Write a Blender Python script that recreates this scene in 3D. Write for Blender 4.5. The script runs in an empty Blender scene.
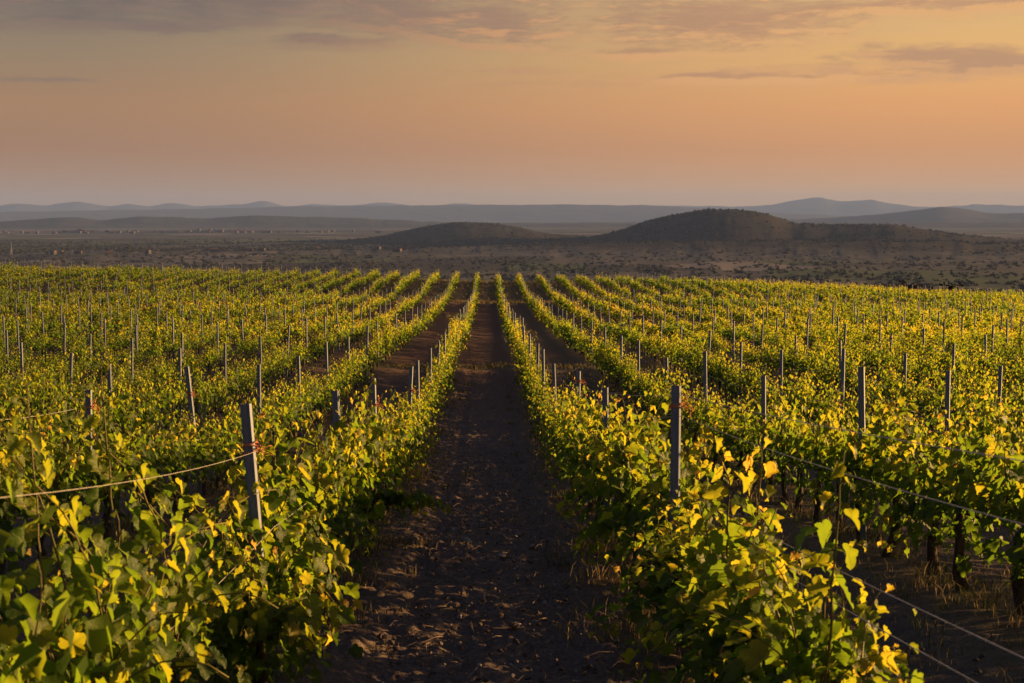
import bpy, math, random
import numpy as np
from mathutils import Vector, Matrix

random.seed(7)
rng = np.random.default_rng(7)
R = math.radians
scene = bpy.context.scene
COL = scene.collection

# ------------------------------------------------------------------ camera, sky, sun, exposure
FPX = 1422.0                       # focal length in pixels of a 1024 px wide frame (50 mm)
cam_d = bpy.data.cameras.new('camera')
cam_d.sensor_width = 36.0
cam_d.lens = 36.0 * FPX / 1024.0
cam_d.clip_start, cam_d.clip_end = 0.1, 90000.0
cam_d.dof.use_dof = True
cam_d.dof.focus_distance = 17.0
cam_d.dof.aperture_fstop = 7.0
cam = bpy.data.objects.new('camera', cam_d)
COL.objects.link(cam)
YAW, PITCH = math.atan(24 / FPX), math.atan(126.5 / FPX)
cam.location = (0, 0, 0)
cam.rotation_euler = (R(90) - PITCH, 0, -YAW)
scene.camera = cam
CM = cam.rotation_euler.to_matrix()

SUN_AZ, SUN_EL = R(76), R(5.8)    # azimuth clockwise from +Y (the way the rows run)
SUN_DIR = Vector((math.sin(SUN_AZ) * math.cos(SUN_EL), math.cos(SUN_AZ) * math.cos(SUN_EL), math.sin(SUN_EL)))
sun_d = bpy.data.lights.new('sun', 'SUN')
sun_d.energy = 5.0
sun_d.angle = R(0.6)
sun_d.color = (1.0, 0.57, 0.21)
sun = bpy.data.objects.new('sun', sun_d)
COL.objects.link(sun)
sun.rotation_euler = SUN_DIR.to_track_quat('Z', 'Y').to_euler()

vs = scene.view_settings
vs.view_transform = 'Standard'
vs.look = 'None'
vs.exposure = 1.68
vs.gamma = 1.0
vs.use_curve_mapping = False
scene.cycles.use_denoising = True
scene.cycles.max_bounces = 6
scene.cycles.diffuse_bounces = 3
scene.cycles.transmission_bounces = 4
scene.cycles.volume_bounces = 0
scene.cycles.caustics_reflective = False
scene.cycles.caustics_refractive = False


def lin(c):
    return tuple((v / 255 / 12.92) if v / 255 <= 0.04045 else ((v / 255 + 0.055) / 1.055) ** 2.4 for v in c)


def pix_dir(px, py):
    return (CM @ Vector(((px - 512) / FPX, (341.5 - py) / FPX, -1))).normalized()


class NT:
    """small helper to write node trees as expressions"""
    def __init__(self, tree):
        self.t = tree
        self.n, self.l = tree.nodes, tree.links

    def new(self, kind, **kw):
        nd = self.n.new(kind)
        for k, v in kw.items():
            setattr(nd, k, v)
        return nd

    def put(self, sock, v):
        if hasattr(v, 'is_output'):
            self.l.new(v, sock)
        elif v is not None:
            if hasattr(sock.default_value, '__len__') and not hasattr(v, '__len__'):
                v = (v,) * len(sock.default_value)
            if hasattr(v, '__len__') and len(v) == 3 and len(sock.default_value) == 4:
                v = tuple(v) + (1,)
            sock.default_value = v

    def m(self, op, a, b=None, c=None, clamp=False):
        nd = self.new('ShaderNodeMath', operation=op, use_clamp=clamp)
        for i, v in enumerate((a, b, c)):
            if v is not None:
                self.put(nd.inputs[i], v)
        return nd.outputs[0]

    def vm(self, op, a, b=None):
        nd = self.new('ShaderNodeVectorMath', operation=op)
        self.put(nd.inputs[0], a)
        if b is not None:
            self.put(nd.inputs[1], b)
        return nd.outputs['Value'] if op in ('DOT_PRODUCT', 'LENGTH') else nd.outputs[0]

    def mix(self, f, a, b, blend='MIX'):
        nd = self.new('ShaderNodeMix', data_type='RGBA', blend_type=blend)
        self.put(nd.inputs[0], f)
        self.put(nd.inputs[6], a)
        self.put(nd.inputs[7], b)
        return nd.outputs[2]

    def ramp(self, f, stops, interp='LINEAR'):
        nd = self.new('ShaderNodeValToRGB')
        r = nd.color_ramp
        r.interpolation = interp
        while len(r.elements) < len(stops):
            r.elements.new(0.5)
        for e, (p, c) in zip(r.elements, stops):
            e.position = p
            e.color = tuple(c) + (1,) if len(c) == 3 else c
        self.put(nd.inputs[0], f)
        return nd.outputs[0]

    def ss(self, v, a, b, lo=0.0, hi=1.0):
        nd = self.new('ShaderNodeMapRange', interpolation_type='SMOOTHSTEP')
        for i, x in enumerate((v, a, b, lo, hi)):
            self.put(nd.inputs[i], x)
        return nd.outputs[0]

    def noise(self, vec, scale=5, detail=4, rough=0.55, dist=0.0):
        nd = self.new('ShaderNodeTexNoise')
        self.put(nd.inputs['Vector'], vec)
        nd.inputs['Scale'].default_value = scale
        nd.inputs['Detail'].default_value = detail
        nd.inputs['Roughness'].default_value = rough
        nd.inputs['Distortion'].default_value = dist
        return nd.outputs[0]

    def xyz(self, x, y, z=0.0):
        nd = self.new('ShaderNodeCombineXYZ')
        for i, v in enumerate((x, y, z)):
            self.put(nd.inputs[i], v)
        return nd.outputs[0]

    def sep(self, v):
        nd = self.new('ShaderNodeSeparateXYZ')
        self.put(nd.inputs[0], v)
        return nd.outputs


def build_world():
    w = bpy.data.worlds.new('World')
    scene.world = w
    w.use_nodes = True
    w.node_tree.nodes.clear()
    T = NT(w.node_tree)
    d = T.new('ShaderNodeTexCoord').outputs['Generated']
    d = T.vm('NORMALIZE', d)
    x, y, z = T.sep(d)
    hor = T.m('SQRT', T.m('ADD', T.m('MULTIPLY', x, x), T.m('MULTIPLY', y, y)))
    c = T.m('DIVIDE', T.m('ADD', T.m('MULTIPLY', x, math.sin(SUN_AZ)), T.m('MULTIPLY', y, math.cos(SUN_AZ))), T.m('MAXIMUM', hor, 0.001))
    zz = T.m('MAXIMUM', z, 0.0)

    def grad(stops):
        return T.ramp(zz, [(p, lin(col)) for p, col in stops])
    left = grad([(0.0, (184, 136, 90)), (0.014, (184, 136, 90)), (0.026, (174, 128, 88)), (0.045, (168, 119, 80)), (0.074, (170, 126, 86)), (0.108, (150, 126, 98)),
                 (0.15, (124, 112, 101)), (0.30, (92, 92, 104)), (0.6, (78, 86, 112)), (1.0, (66, 80, 116))])
    right = grad([(0.0, (252, 190, 120)), (0.014, (252, 188, 116)), (0.026, (236, 168, 102)), (0.045, (230, 158, 92)), (0.074, (242, 169, 98)), (0.108, (242, 186, 110)),
                  (0.15, (224, 184, 124)), (0.30, (112, 104, 104)), (0.6, (78, 86, 112)), (1.0, (66, 80, 116))])
    away = grad([(0.0, (88, 94, 122)), (0.05, (98, 102, 132)), (0.12, (106, 106, 136)), (0.25, (96, 104, 138)), (0.6, (72, 86, 120)), (1.0, (66, 80, 116))])
    toward = grad([(0.0, (190, 140, 112)), (0.05, (250, 190, 120)), (0.12, (252, 214, 150)), (0.30, (176, 156, 138)), (0.6, (78, 86, 110)), (1.0, (66, 80, 116))])
    col = T.mix(T.ss(c, -0.9, -0.2), away, left)
    col = T.mix(T.ss(c, -0.08, 0.60), col, right)
    col = T.mix(T.ss(c, 0.6, 0.98), col, toward)
    # a share of the physical sky for the same sun
    sky = T.new('ShaderNodeTexSky', sky_type='NISHITA', sun_disc=False, sun_elevation=SUN_EL, sun_rotation=SUN_AZ)
    phys = T.vm('MULTIPLY', sky.outputs[0], (0.07, 0.07, 0.07))
    col = T.mix(0.04, col, phys)
    # clouds: streaks placed on the sky sphere by azimuth and elevation
    az = T.m('ARCTAN2', x, y)
    el = T.m('DIVIDE', z, T.m('MAXIMUM', hor, 0.001))

    def sph(px, py):
        v = pix_dir(px, py)
        return math.atan2(v.x, v.y), v.z / math.hypot(v.x, v.y)
    SOFT = [(200, -6, 420, 32), (430, 16, 190, 30, 1.0, 0.10), (730, 22, 165, 30), (960, 2, 200, 15), (660, 54, 110, 8, .8), (760, 78, 150, 9, 0.8), (80, 22, 150, 10, .8), (240, 20, 90, 8, .7), (330, 42, 80, 8, .7)]
    HARD = [(965, 60, 125, 16, 1.3, 0.07), (905, 54, 40, 5, .6), (800, 70, 70, 6, .7), (175, 30, 62, 7, .8), (530, 71, 60, 3, .4), (560, 84, 70, 3, .35), (340, 40, 60, 6, .5), (930, 79, 70, 4, .45), (30, 80, 60, 3, .3)]

    def density(off):
        e = T.m('ADD', el, off)
        warp = T.noise(T.xyz(T.m('MULTIPLY', az, 14), T.m('MULTIPLY', e, 50)), 1.0, 3, 0.5)
        n1 = T.noise(T.xyz(T.m('MULTIPLY', az, 24), T.m('ADD', T.m('MULTIPLY', e, 130), T.m('MULTIPLY', warp, 1.4))), 1.0, 8, 0.68)
        n1 = T.m('SUBTRACT', n1, 0.5)

        def blob(px, py, rx, ry, amp=1.0, tilt=0.0):
            a0, e0 = sph(px, py)
            da = T.m('SUBTRACT', az, a0)
            de = T.m('ADD', T.m('SUBTRACT', e, e0), T.m('MULTIPLY', da, tilt))
            u = T.m('MULTIPLY', da, FPX / rx)
            v = T.m('MULTIPLY', de, FPX / ry)
            return T.m('MULTIPLY', T.m('SUBTRACT', 1.0, T.m('ADD', T.m('MULTIPLY', u, u), T.m('MULTIPLY', v, v))), amp)

        def union(bl):
            o = -1.2
            for q in bl:
                o = T.m('MAXIMUM', blob(*q), o)
            return o
        ds = T.ss(T.m('ADD', T.m('MULTIPLY', union(SOFT), 0.62), T.m('MULTIPLY', n1, 2.1)), -0.30, 0.72)
        dh = T.ss(T.m('ADD', T.m('MULTIPLY', union(HARD), 0.5), T.m('MULTIPLY', n1, 2.0)), -0.10, 0.50)
        return ds, dh
    dens_s, dens_h = density(0.0)
    below_s, below_h = density(-0.0050)
    under_s = T.m('MULTIPLY', T.ss(T.m('SUBTRACT', dens_s, below_s), 0.0, 0.45), 0.7)
    under_h = T.ss(T.m('SUBTRACT', dens_h, below_h), 0.02, 0.45)
    warm = T.ss(az, R(-10), R(3))
    thin = T.m('MULTIPLY', T.ss(dens_s, 0.75, 0.2, 0.0, 0.45), warm)
    rightness = T.ss(az, R(-16), R(15))
    sc_dark = T.mix(rightness, lin((104, 93, 91)), lin((186, 137, 106)))
    sc_lit = T.mix(warm, lin((138, 112, 97)), T.mix(rightness, lin((216, 142, 96)), lin((250, 186, 116))))
    c_soft = T.mix(T.m('MAXIMUM', under_s, thin), sc_dark, sc_lit)
    hc_dark = T.mix(rightness, lin((116, 101, 95)), lin((184, 140, 108)))
    col = T.mix(T.m('MULTIPLY', dens_s, 0.78), col, c_soft)
    col = T.mix(T.m('MULTIPLY', dens_h, 0.8), col, T.mix(T.m('MULTIPLY', under_h, 0.45), hc_dark, sc_lit))
    bg = T.new('ShaderNodeBackground')
    T.put(bg.inputs[0], col)
    bg.inputs[1].default_value = 0.315
    out = T.new('ShaderNodeOutputWorld')
    T.l.new(bg.outputs[0], out.inputs[0])


build_world()

# ------------------------------------------------------------------ mesh helpers


def mesh(name, verts, faces, mats, midx=None, attrs=None, smooth=False):
    """verts (n,3); faces: list of (m,k) int arrays"""
    me = bpy.data.meshes.new(name)
    verts = np.asarray(verts, np.float32)
    me.vertices.add(len(verts))
    me.vertices.foreach_set('co', verts.ravel())
    loops = np.concatenate([np.asarray(f, np.int32).ravel() for f in faces])
    tot = np.concatenate([np.full(len(f), np.asarray(f).shape[1], np.int32) for f in faces])
    start = np.concatenate([[0], np.cumsum(tot)[:-1]]).astype(np.int32)
    me.loops.add(len(loops))
    me.loops.foreach_set('vertex_index', loops)
    me.polygons.add(len(tot))
    me.polygons.foreach_set('loop_start', start)
    me.polygons.foreach_set('loop_total', tot)
    if midx is not None:
        me.polygons.foreach_set('material_index', np.asarray(midx, np.int32))
    if smooth is not False:
        me.polygons.foreach_set('use_smooth', np.full(len(tot), True) if smooth is True else np.asarray(smooth, bool))
    for k, v in (attrs or {}).items():
        a = me.attributes.new(k, 'FLOAT', 'POINT')
        a.data.foreach_set('value', np.asarray(v, np.float32))
    for m in mats:
        me.materials.append(m)
    me.update()
    me.validate()
    return me


def link(name, data, parent=None, loc=None):
    o = bpy.data.objects.new(name, data)
    COL.objects.link(o)
    if parent:
        o.parent = parent
    if loc is not None:
        o.location = loc
    return o


def tag(o, label=None, cat=None, group=None, kind=None):
    for k, v in (('label', label), ('category', cat), ('group', group), ('kind', kind)):
        if v:
            o[k] = v
    return o


class Acc:
    """collects pieces of one mesh"""
    def __init__(self):
        self.v, self.f, self.mi, self.at, self.sm, self.n = [], [], [], [], [], 0

    def add(self, v, f, mi=0, at=None, smooth=False):
        v = np.asarray(v, float).reshape(-1, 3)
        self.v.append(v)
        self.at.append(np.full(len(v), 0.5) if at is None else np.broadcast_to(np.asarray(at, float), (len(v),)))
        for ff in (f if isinstance(f, list) else [f]):
            ff = np.asarray(ff, int)
            self.f.append(ff + self.n)
            self.mi.append(np.full(len(ff), mi))
            self.sm.append(np.full(len(ff), smooth))
        self.n += len(v)

    def build(self, name, mats):
        return mesh(name, np.concatenate(self.v), self.f, mats, np.concatenate(self.mi), {'tint': np.concatenate(self.at)}, np.concatenate(self.sm))


def tube(pts, rad, sides=6, cap=True):
    pts = np.asarray(pts, float)
    n = len(pts)
    rad = np.broadcast_to(np.asarray(rad, float), (n,))
    d = np.gradient(pts, axis=0)
    d /= np.maximum(np.linalg.norm(d, axis=1, keepdims=True), 1e-9)
    ref = np.where(np.abs(d[:, 2:3]) > 0.9, np.array([[1.0, 0, 0]]), np.array([[0, 0, 1.0]]))
    a = np.cross(d, ref)
    a /= np.linalg.norm(a, axis=1, keepdims=True)
    b = np.cross(d, a)
    th = np.arange(sides) * 2 * np.pi / sides
    v = pts[:, None] + rad[:, None, None] * (a[:, None] * np.cos(th)[None, :, None] + b[:, None] * np.sin(th)[None, :, None])
    v = v.reshape(-1, 3)
    i = np.arange(n - 1)[:, None] * sides
    j = np.arange(sides)[None]
    k = (j + 1) % sides
    f = np.stack([i + j, i + k, i + sides + k, i + sides + j], -1).reshape(-1, 4)
    if cap:
        v = np.vstack([v, pts[-1:]])
        t = np.stack([(n - 1) * sides + j[0], (n - 1) * sides + k[0], np.full(sides, n * sides)], -1)
        return v, [f, t]
    return v, [f]


def box(x0, y0, z0, x1, y1, z1):
    v = np.array([(x, y, z) for z in (z0, z1) for y in (y0, y1) for x in (x0, x1)], float)
    f = np.array([(0, 2, 3, 1), (4, 5, 7, 6), (0, 1, 5, 4), (2, 6, 7, 3), (0, 4, 6, 2), (1, 3, 7, 5)])
    return v, f


def hash2(ix, iy, seed=0):
    n = (ix.astype(np.int64) * 374761393 + iy.astype(np.int64) * 668265263 + seed * 1442695041) & 0xffffffff
    n = ((n ^ (n >> 13)) * 1274126177) & 0xffffffff
    return ((n ^ (n >> 16)) & 0xffff) / 65535.0


def vnoise(x, y, seed=0):
    ix, iy = np.floor(x), np.floor(y)
    fx, fy = x - ix, y - iy
    fx, fy = fx * fx * (3 - 2 * fx), fy * fy * (3 - 2 * fy)
    a, b = hash2(ix, iy, seed), hash2(ix + 1, iy, seed)
    c, d = hash2(ix, iy + 1, seed), hash2(ix + 1, iy + 1, seed)
    return (a * (1 - fx) + b * fx) * (1 - fy) + (c * (1 - fx) + d * fx) * fy


def fbm(x, y, octv=4, seed=0, gain=0.5):
    s, a, t = 0, 1.0, 0
    for k in range(octv):
        s = s + a * (vnoise(x, y, seed + k) - 0.5)
        t += a
        a *= gain
        x, y = x * 2.03 + 11.3, y * 2.03 + 5.7
    return s / t


# ------------------------------------------------------------------ materials


def mat(name, build):
    m = bpy.data.materials.new(name)
    m.use_nodes = True
    m.node_tree.nodes.clear()
    T = NT(m.node_tree)
    out = T.new('ShaderNodeOutputMaterial')
    build(T, out)
    return m


def principled(T, out, col, rough=0.8, spec=0.3, bump=None, metal=0.0, bstr=0.4, bdist=0.02):
    p = T.new('ShaderNodeBsdfPrincipled')
    T.put(p.inputs['Base Color'], col)
    T.put(p.inputs['Roughness'], rough)
    p.inputs['Specular IOR Level'].default_value = spec
    T.put(p.inputs['Metallic'], metal)
    if bump is not None:
        b = T.new('ShaderNodeBump')
        b.inputs['Strength'].default_value = bstr
        b.inputs['Distance'].default_value = bdist
        T.put(b.inputs['Height'], bump)
        T.l.new(b.outputs[0], p.inputs['Normal'])
    T.l.new(p.outputs[0], out.inputs[0])
    return p


def attr(T, name='tint'):
    return T.new('ShaderNodeAttribute', attribute_name=name).outputs['Fac']


def leaf_mat(name='vine_leaf'):
    def b(T, out):
        t = attr(T)
        pos = T.new('ShaderNodeNewGeometry').outputs['Position']
        n = T.noise(pos, 40, 2)
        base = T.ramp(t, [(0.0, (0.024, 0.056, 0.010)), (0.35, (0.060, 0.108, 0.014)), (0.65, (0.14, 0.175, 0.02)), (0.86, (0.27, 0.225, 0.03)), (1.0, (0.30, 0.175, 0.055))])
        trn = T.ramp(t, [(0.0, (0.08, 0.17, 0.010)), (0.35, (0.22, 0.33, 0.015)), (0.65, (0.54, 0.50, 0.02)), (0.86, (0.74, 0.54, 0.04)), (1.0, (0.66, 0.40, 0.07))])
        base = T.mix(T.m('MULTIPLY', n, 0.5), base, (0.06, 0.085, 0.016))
        rib = T.m('POWER', attr(T, 'rib'), 5.0)
        base = T.mix(T.m('MULTIPLY', rib, 0.55), base, (0.24, 0.26, 0.07))
        trn = T.mix(T.m('MULTIPLY', rib, 0.6), trn, (0.16, 0.20, 0.02))
        p = T.new('ShaderNodeBsdfPrincipled')
        T.put(p.inputs['Base Color'], base)
        p.inputs['Roughness'].default_value = 0.48
        p.inputs['Specular IOR Level'].default_value = 0.24
        bp = T.new('ShaderNodeBump')
        bp.inputs['Strength'].default_value = 0.35
        bp.inputs['Distance'].default_value = 0.01
        T.put(bp.inputs['Height'], T.noise(pos, 90, 2))
        T.l.new(bp.outputs[0], p.inputs['Normal'])
        tr = T.new('ShaderNodeBsdfTranslucent')
        T.put(tr.inputs[0], trn)
        mx = T.new('ShaderNodeMixShader')
        mx.inputs[0].default_value = 0.58
        T.l.new(p.outputs[0], mx.inputs[1])
        T.l.new(tr.outputs[0], mx.inputs[2])
        T.l.new(mx.outputs[0], out.inputs[0])
    return mat(name, b)


M_LEAF = leaf_mat()


def _bark(T, out):
    pos = T.new('ShaderNodeTexCoord').outputs['Object']
    n = T.noise(T.vm('MULTIPLY', pos, (60, 60, 9)), 1, 4)
    principled(T, out, T.ramp(n, [(0.3, (0.035, 0.024, 0.018)), (0.7, (0.12, 0.085, 0.06))]), 0.9, 0.2, n, bstr=0.8, bdist=0.015)


M_BARK = mat('vine_bark', _bark)


def _shoot(T, out):
    t = attr(T)
    principled(T, out, T.ramp(t, [(0.0, (0.10, 0.045, 0.025)), (0.5, (0.12, 0.10, 0.025)), (1.0, (0.17, 0.14, 0.03))]), 0.6, 0.3)


M_SHOOT = mat('green_shoot', _shoot)


def _steel(T, out):
    pos = T.new('ShaderNodeTexCoord').outputs['Object']
    n = T.noise(T.vm('MULTIPLY', pos, (40, 40, 8)), 1, 4)
    rust = T.ss(T.noise(pos, 9, 5, 0.7), 0.56, 0.72)
    col = T.mix(rust, T.ramp(n, [(0.3, (0.12, 0.145, 0.195)), (0.7, (0.18, 0.21, 0.27))]), (0.20, 0.13, 0.09))
    principled(T, out, col, T.m('ADD', T.m('MULTIPLY', n, 0.3), 0.42), 0.4, n, metal=T.m('MULTIPLY', T.m('SUBTRACT', 1.0, rust), 0.25), bstr=0.15, bdist=0.004)


M_STEEL = mat('weathered_steel', _steel)


def _wire(T, out):
    n = T.noise(T.new('ShaderNodeTexCoord').outputs['Object'], 30, 3)
    principled(T, out, T.ramp(n, [(0.3, (0.30, 0.27, 0.24)), (0.7, (0.46, 0.43, 0.38))]), 0.5, 0.5)


M_WIRE = mat('trellis_wire', _wire)


def _twine(T, out):
    n = T.noise(T.new('ShaderNodeTexCoord').outputs['Object'], 80, 3)
    principled(T, out, T.ramp(n, [(0.3, (0.45, 0.14, 0.06)), (0.7, (0.6, 0.24, 0.12))]), 0.8, 0.2)


M_TWINE = mat('orange_twine', _twine)


def _straw(T, out):
    t = attr(T)
    col = T.ramp(t, [(0.0, (0.05, 0.075, 0.02)), (0.35, (0.10, 0.10, 0.04)), (0.7, (0.24, 0.18, 0.09)), (1.0, (0.34, 0.25, 0.14))])
    d = T.new('ShaderNodeBsdfDiffuse')
    T.put(d.inputs[0], col)
    tr = T.new('ShaderNodeBsdfTranslucent')
    T.put(tr.inputs[0], col)
    mx = T.new('ShaderNodeMixShader')
    mx.inputs[0].default_value = 0.35
    T.l.new(d.outputs[0], mx.inputs[1])
    T.l.new(tr.outputs[0], mx.inputs[2])
    T.l.new(mx.outputs[0], out.inputs[0])


M_STRAW = mat('dry_grass', _straw)


def _stone(T, out):
    n = T.noise(T.new('ShaderNodeTexCoord').outputs['Object'], 14, 5)
    principled(T, out, T.ramp(n, [(0.3, (0.17, 0.14, 0.115)), (0.7, (0.34, 0.29, 0.25))]), 0.9, 0.2, n)


M_STONE = mat('pale_stone', _stone)


def _twig(T, out):
    n = T.noise(T.new('ShaderNodeTexCoord').outputs['Object'], 14, 3)
    principled(T, out, T.ramp(n, [(0.3, (0.12, 0.085, 0.06)), (0.7, (0.30, 0.22, 0.16))]), 0.9, 0.2)


M_TWIG = mat('dead_twig', _twig)

ROWS = [('right', k, 1.25 + 2.6 * (k - 1)) for k in range(1, 36)] + [('left', k, -1.35 - 2.6 * (k - 1)) for k in range(1, 36)]


def _soil(T, out):
    pos = T.new('ShaderNodeNewGeometry').outputs['Position']
    x, y, z = T.sep(pos)
    nf = T.noise(pos, 30, 6, 0.65)
    nm = T.noise(pos, 3.0, 5, 0.6)
    nl = T.noise(pos, 0.35, 3)
    soil = T.ramp(nf, [(0.25, (0.064, 0.046, 0.034)), (0.50, (0.130, 0.095, 0.072)), (0.66, (0.185, 0.14, 0.115)), (0.78, (0.26, 0.21, 0.175))])
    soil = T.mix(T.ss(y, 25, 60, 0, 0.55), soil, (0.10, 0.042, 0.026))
    # row strips: dry litter under the vines
    ph = T.m('FRACT', T.m('DIVIDE', T.m('ADD', x, 1.35 + 0.05 + 260), 2.6))
    dist = T.m('MULTIPLY', T.m('ABSOLUTE', T.m('SUBTRACT', T.m('FRACT', T.m('ADD', ph, 0.5)), 0.5)), 2.6)
    strip = T.m('MULTIPLY', T.ss(T.m('ADD', dist, T.m('MULTIPLY', T.m('SUBTRACT', nm, 0.5), 0.9)), 0.55, 0.2), 0.75)
    litter = T.ramp(T.noise(pos, 22, 5, 0.7), [(0.3, (0.06, 0.045, 0.03)), (0.6, (0.16, 0.115, 0.075)), (0.8, (0.26, 0.20, 0.13))])
    # the alleys on the right are weedier than the bare one in the middle
    weedy = T.m('MULTIPLY', T.m('MAXIMUM', T.ss(x, 1.5, 2.5, 0, 0.5), T.ss(x, -6.0, -9.0, 0, 0.25)), T.ss(T.m('ADD', nm, T.m('MULTIPLY', nl, 0.6)), 0.62, 0.95))
    col = T.mix(strip, soil, litter)
    col = T.mix(weedy, col, (0.11, 0.10, 0.055))
    jy = T.m('ADD', y, T.m('MULTIPLY', T.m('SUBTRACT', nl, 0.5), 3.0))
    band = T.m('MULTIPLY', T.ss(T.m('ABSOLUTE', T.m('SUBTRACT', jy, 51.5)), 1.6, 0.6), 0.8)
    band2 = T.m('MULTIPLY', T.ss(T.m('ABSOLUTE', T.m('SUBTRACT', jy, 138.5)), 2.4, 1.4), 0.8)
    far = T.ss(jy, 139, 142, 0, 0.8)
    weeds = T.ramp(T.noise(pos, 4, 5, 0.7), [(0.3, (0.07, 0.06, 0.035)), (0.7, (0.17, 0.145, 0.075))])
    col = T.mix(T.m('MAXIMUM', band, T.m('MAXIMUM', band2, far)), col, weeds)
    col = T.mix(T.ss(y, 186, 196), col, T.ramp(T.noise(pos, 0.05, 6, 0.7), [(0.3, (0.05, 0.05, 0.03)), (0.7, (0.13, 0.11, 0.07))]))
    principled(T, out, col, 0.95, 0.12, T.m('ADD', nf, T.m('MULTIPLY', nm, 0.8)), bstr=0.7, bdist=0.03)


M_SOIL = mat('vineyard_soil', _soil)


def _valley(T, out):
    pos = T.new('ShaderNodeNewGeometry').outputs['Position']
    big = T.noise(T.vm('MULTIPLY', pos, (1 / 420, 1 / 300, 0)), 1, 5, 0.6, 0.4)
    fine = T.noise(T.vm('MULTIPLY', pos, (1 / 22, 1 / 22, 0)), 1, 6, 0.7)
    vor = T.new('ShaderNodeTexVoronoi')
    T.put(vor.inputs['Vector'], T.vm('ADD', T.vm('MULTIPLY', pos, (1 / 200, 1 / 260, 0)), T.xyz(T.m('MULTIPLY', big, 0.5), 0, 0)))
    vor.inputs['Scale'].default_value = 1
    field = T.ramp(T.sep(vor.outputs['Color'])[0], [(0.0, (0.06, 0.055, 0.048)), (0.3, (0.12, 0.108, 0.094)), (0.55, (0.085, 0.112, 0.05)), (0.75, (0.115, 0.145, 0.062)), (0.9, (0.25, 0.22, 0.185))], 'CONSTANT')
    scrub = T.ramp(fine, [(0.35, (0.045, 0.048, 0.034)), (0.55, (0.12, 0.113, 0.09)), (0.75, (0.23, 0.205, 0.165))])
    col = T.mix(T.ss(big, 0.38, 0.5), scrub, T.mix(T.ss(fine, 0.3, 0.6, 0.6, 0.0), field, scrub))
    principled(T, out, col, 1.0, 0.05, fine, bstr=0.6, bdist=3.0)


M_VALLEY = mat('valley_fields', _valley)


def hill_mat(name, a, b, c, s=1 / 30, bump=4.0, top=None):
    def bld(T, out):
        pos = T.new('ShaderNodeNewGeometry').outputs['Position']
        n = T.noise(T.vm('MULTIPLY', pos, (s, s, s)), 1, 6, 0.7)
        n2 = T.noise(T.vm('MULTIPLY', pos, (s / 9, s / 9, s / 9)), 1, 4, 0.6)
        col = T.ramp(T.m('ADD', T.m('MULTIPLY', n, 0.65), T.m('MULTIPLY', n2, 0.4)), [(0.35, a), (0.52, b), (0.72, c)])
        if top:
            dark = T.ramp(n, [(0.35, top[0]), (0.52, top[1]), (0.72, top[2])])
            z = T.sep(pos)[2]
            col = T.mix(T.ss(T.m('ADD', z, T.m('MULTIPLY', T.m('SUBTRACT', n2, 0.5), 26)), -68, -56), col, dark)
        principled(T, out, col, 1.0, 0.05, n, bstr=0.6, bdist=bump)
    return mat(name, bld)


M_HILL = hill_mat('scrub_hill', (0.013, 0.013, 0.009), (0.024, 0.020, 0.015), (0.055, 0.043, 0.033))
M_MOUNT = hill_mat('wooded_mountain', (0.03, 0.034, 0.026), (0.05, 0.05, 0.038), (0.09, 0.08, 0.06), 1 / 160, 20)
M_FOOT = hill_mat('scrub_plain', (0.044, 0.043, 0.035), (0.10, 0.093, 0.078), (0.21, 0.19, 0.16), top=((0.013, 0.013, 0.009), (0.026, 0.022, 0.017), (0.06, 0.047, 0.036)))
M_TOWNHILL = hill_mat('town_hill', (0.02, 0.023, 0.018), (0.035, 0.036, 0.028), (0.08, 0.073, 0.058), 1 / 50, 5)


def _scrub(T, out):
    t = attr(T)
    principled(T, out, T.ramp(t, [(0.0, (0.020, 0.023, 0.015)), (0.6, (0.040, 0.042, 0.026)), (1.0, (0.095, 0.078, 0.05))]), 1.0, 0.05)


M_SCRUB = mat('far_scrub_leaves', _scrub)


def flat(name, c, rough=0.8):
    def b(T, out):
        n = T.noise(T.new('ShaderNodeTexCoord').outputs['Object'], 2, 3)
        principled(T, out, T.mix(T.m('MULTIPLY', n, 0.4), c, tuple(v * 0.6 for v in c)), rough, 0.2)
    return mat(name, b)


M_PLASTER, M_TILE, M_MAST = flat('white_plaster', (0.05, 0.048, 0.048)), flat('red_roof_tile', (0.16, 0.07, 0.05)), flat('mast_steel', (0.2, 0.2, 0.2))

# ------------------------------------------------------------------ terrain
GP = np.array([(-3000, 40), (-400, 6), (-60, -1.0), (0, -2.25), (4, -2.42), (8, -2.72), (9.2, -2.85), (14.7, -3.45), (20, -4.0), (26.5, -4.5), (38, -5.05), (51, -5.5),
               (90, -7.2), (120, -8.1), (137, -8.5), (160, -8.4), (187, -8.8), (230, -11.5), (300, -18), (450, -36), (700, -64), (1000, -74), (1400, -77)], float)


def pchip(xp, yp, x):
    h, d = np.diff(xp), np.diff(yp) / np.diff(xp)
    m = np.zeros(len(xp))
    for i in range(1, len(xp) - 1):
        if d[i - 1] * d[i] > 0:
            w1, w2 = 2 * h[i] + h[i - 1], h[i] + 2 * h[i - 1]
            m[i] = (w1 + w2) / (w1 / d[i - 1] + w2 / d[i])
    m[0], m[-1] = d[0], d[-1]
    x = np.clip(x, xp[0], xp[-1])
    i = np.clip(np.searchsorted(xp, x) - 1, 0, len(xp) - 2)
    t = (x - xp[i]) / h[i]
    return ((1 + 2 * t) * (1 - t) ** 2 * yp[i] + t * (1 - t) ** 2 * h[i] * m[i] + t * t * (3 - 2 * t) * yp[i + 1] + t * t * (t - 1) * h[i] * m[i + 1])


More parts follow.
